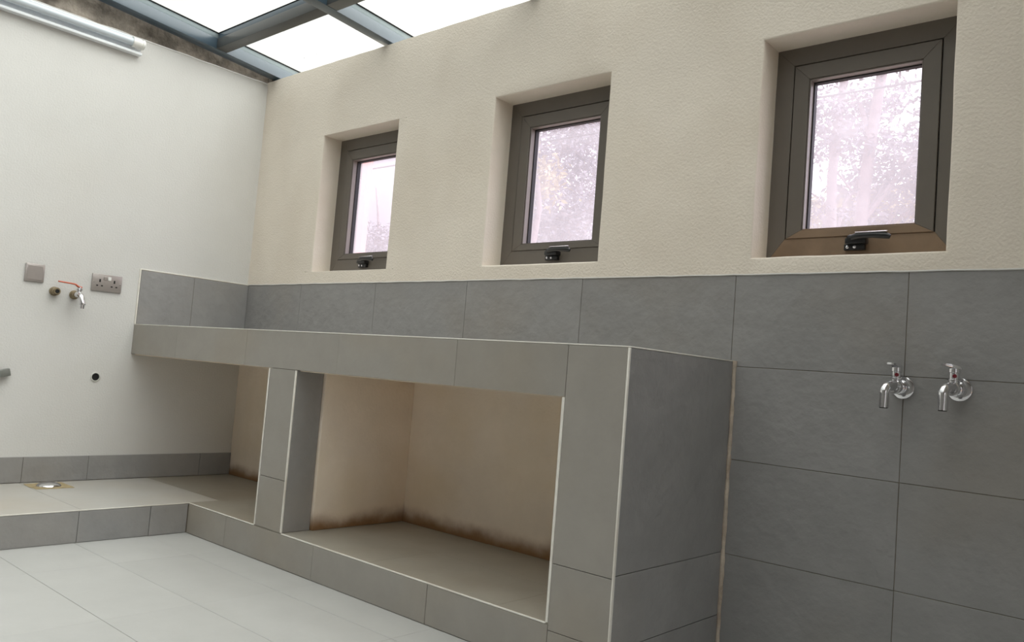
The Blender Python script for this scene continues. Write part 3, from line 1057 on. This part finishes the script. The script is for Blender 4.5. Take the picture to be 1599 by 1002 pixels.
# ------------------------------------------------------------------ floor drain on the platform
t = thing('floor_drain', (0.125, -0.985, P), 'round shiny floor drain in a brown mortar patch on the step', 'drain')
bm = bmesh.new()
vs = []
for k in range(24):
    a = 2 * math.pi * k / 24
    r = 0.085 / max(abs(math.cos(a)), abs(math.sin(a))) * (0.93 + 0.09 * random.random())
    vs.append((0.125 + r * math.cos(a), -0.985 + r * math.sin(a)))
top = [bm.verts.new((x, y, P + 0.0014)) for x, y in vs]
bot = [bm.verts.new((x, y, P)) for x, y in vs]
bm.faces.new(top)
bm.faces.new(bot[::-1])
for k in range(24):
    bm.faces.new((top[k], top[(k + 1) % 24], bot[(k + 1) % 24], bot[k]))
obj('mortar_patch', bm, MORTAR, t)
bm = bmesh.new()
lathe(bm, (0.125, -0.985, P + 0.001), (0, 0, 1), [(0, 0.052), (0.003, 0.051), (0.007, 0.047), (0.011, 0.040), (0.0145, 0.030), (0.017, 0.018), (0.018, 0.008), (0.0182, 0.0)], 32)
obj('cover', bm, CHROME, t)

# ------------------------------------------------------------------ outside: ground, pink pier, cable, trees
bm = bmesh.new()
box(bm, -60, 60, 0.20, 70, -0.6, -0.25)
box(bm, -60, -0.2, -40, 0.20, -0.6, -0.25)
box(bm, X_RIGHT + 0.2, 60, -40, 0.20, -0.6, -0.25)
obj('ground', bm, EARTH, kind='structure')
bm = bmesh.new()
box(bm, -0.9, 0.215, 0.2, 0.64, -0.25, 2.30)
t = obj('pink_pier', bm, PINK)
t['label'] = 'pink rendered wall pier just outside the smallest window'
t['category'] = 'pier'


def tree(x, y, h, crowns, seed, label, nleaf=2600, trunk_r=0.13, leaf=LEAF, lsize=0.10):
    rnd = random.Random(seed)
    t = thing('tree', (x, y, -0.25), label, 'tree', 'trees outside the windows')
    bm = bmesh.new()
    n = 9
    pts = [(x + 0.12 * math.sin(k * 0.9 + seed), y + 0.1 * math.cos(k * 0.8 + seed), -0.25 + h * k / n) for k in range(n + 1)]
    tube(bm, pts, [trunk_r * (1 - 0.75 * k / n) for k in range(n + 1)], 10)
    for (cx, cy, cz, rx, rz) in crowns:
        zb = max(0.6, cz - rz * 1.0)
        k = min(n, max(0, int((zb + 0.25) / h * n)))
        p0 = Vector(pts[k])
        p1 = Vector((cx, cy, cz))
        mid = (p0 + p1) / 2 + Vector((rnd.uniform(-.2, .2), 0, 0.25))
        tube(bm, [p0, mid, p1], [trunk_r * 0.35, trunk_r * 0.25, 0.015], 6)
        for q in range(5):
            e = p1 + Vector((rnd.uniform(-1, 1) * rx, rnd.uniform(-1, 1) * rx, rnd.uniform(-.8, .9) * rz)) * 0.8
            tube(bm, [mid.lerp(p1, rnd.random()), e], [0.025, 0.008], 5)
    obj('trunk', bm, BARK, t)
    verts, faces = [], []
    tot = sum(c[3] * c[3] * c[4] for c in crowns)
    for (cx, cy, cz, rx, rz) in crowns:
        cnt = int(nleaf * rx * rx * rz / tot)
        nc = max(4, cnt // 45)
        for q in range(nc):
            while True:
                d = Vector((rnd.uniform(-1, 1), rnd.uniform(-1, 1), rnd.uniform(-1, 1)))
                if d.length < 1:
                    break
            c = Vector((cx + d.x * rx, cy + d.y * rx, cz + d.z * rz))
            for _ in range(45):
                p = c + Vector((rnd.gauss(0, .17), rnd.gauss(0, .17), rnd.gauss(0, .13)))
                a = Vector((rnd.gauss(0, 1), rnd.gauss(0, 1), rnd.gauss(0, .7))).normalized()
                b = a.cross(Vector((rnd.gauss(0, 1), rnd.gauss(0, 1), rnd.gauss(0, 1)))).normalized()
                s = lsize * rnd.uniform(.5, 1.1)
                i = len(verts)
                verts += [p - a * s, p + b * s * .4, p + a * s, p - b * s * .4]
                faces.append((i, i + 1, i + 2, i + 3))
    me = bpy.data.meshes.new('foliage')
    me.from_pydata(verts, [], faces)
    me.materials.append(leaf)
    o = bpy.data.objects.new('foliage', me)
    COL.objects.link(o)
    o.parent = t
    o.location = -t.location
    return t


def along(win_x, yy):
    """point on the line from the viewpoint through a window at depth yy."""
    f = (yy + 2.49) / (0.13 + 2.49)
    return 4.232 + (win_x - 4.232) * f


def zal(win_z, yy):
    f = (yy + 2.49) / (0.13 + 2.49)
    return 0.8195 + (win_z - 0.8195) * f


# beyond the large window: two thin trunks with open crowns
for (wx, yy, seed, lab, cr) in (
        (3.275, 9.0, 1, 'slim tree with an open crown outside the largest window, left trunk', [(-0.02, 1.72, .75, .55), (0.02, 1.52, .5, .3), (-.05, 1.42, .4, .3)]),
        (3.375, 7.5, 2, 'slim tree with an open crown outside the largest window, right trunk', [(0.09, 1.62, .65, .35), (-.03, 1.80, .4, .3), (0.10, 1.50, .4, .25), (.03, 1.40, .4, .2)])):
    x = along(wx, yy)
    tree(x, yy, 9.5, [(along(wx + dx, yy), yy + 0.4, zal(z, yy), rx, rz) for dx, z, rx, rz in cr], seed, lab, nleaf=3000, trunk_r=0.10, lsize=0.06)
x = along(3.35, 15)
tree(x, 15, 5.2, [(along(3.25, 15), 15, zal(1.36, 15), 1.5, .7), (along(3.44, 15), 15, zal(1.38, 15), 1.4, .6)], 5, 'low yellow-green bushy tree at the foot of the slim trees', nleaf=2600, leaf=LEAF_Y, lsize=.15)
# beyond the middle window: dense trees
for (wx, yy, seed, lab, cr, lf) in (
        (2.10, 8.5, 11, 'dense leafy tree outside the middle window, nearer the left jamb', [(0, 1.80, 1.0, .8), (.05, 1.50, .9, .6), (-.08, 1.40, .8, .6)], LEAF),
        (2.28, 13.0, 12, 'dense leafy tree outside the middle window, nearer the right jamb', [(0, 1.82, 1.2, .8), (-.03, 1.52, 1.0, .6), (.03, 1.36, 1.2, .7)], LEAF),
        (1.955, 5.6, 13, 'yellow-tinged tree at the left edge of the middle window', [(0, 1.66, .14, .22)], LEAF_Y),
        (0.93, 13.0, 14, 'distant pale tree outside the smallest window', [(0, 1.38, 1.2, .8)], LEAF)):
    x = along(wx, yy)
    tree(x, yy, zal(1.75, yy), [(along(wx + dx, yy), yy + 0.2, zal(z, yy), rx, rz) for dx, z, rx, rz in cr], seed, lab, nleaf=9000 if lf is LEAF else 500, trunk_r=0.11, leaf=lf, lsize=0.065)

# low growth farther out, below the line of the sills from here
for i, (x, y) in enumerate(((-9.0, 17.0), (-4.5, 18.5), (-0.3, 19.5), (5.4, 18.0))):
    tree(x, y, 4.2, [(x - 0.6, y, 2.6, 1.6, 1.1), (x + 0.8, y + 0.2, 2.0, 1.5, 1.0)], 40 + i, 'low bushy tree far beyond the window wall, %s counted from the pink pier' % ('first', 'second', 'third', 'fourth')[i], nleaf=2500, trunk_r=0.14, lsize=0.13)

bm = bmesh.new()
tube(bm, [(-9, 6.1, zal(1.83, 6)), (along(3.3, 6), 6.0, zal(1.808, 6)), (9, 5.9, zal(1.80, 6))], 0.012, 6)
t = obj('power_line', bm, WIRE)
t['label'] = 'thin dark overhead cable crossing the view in the largest window'
t['category'] = 'cable'
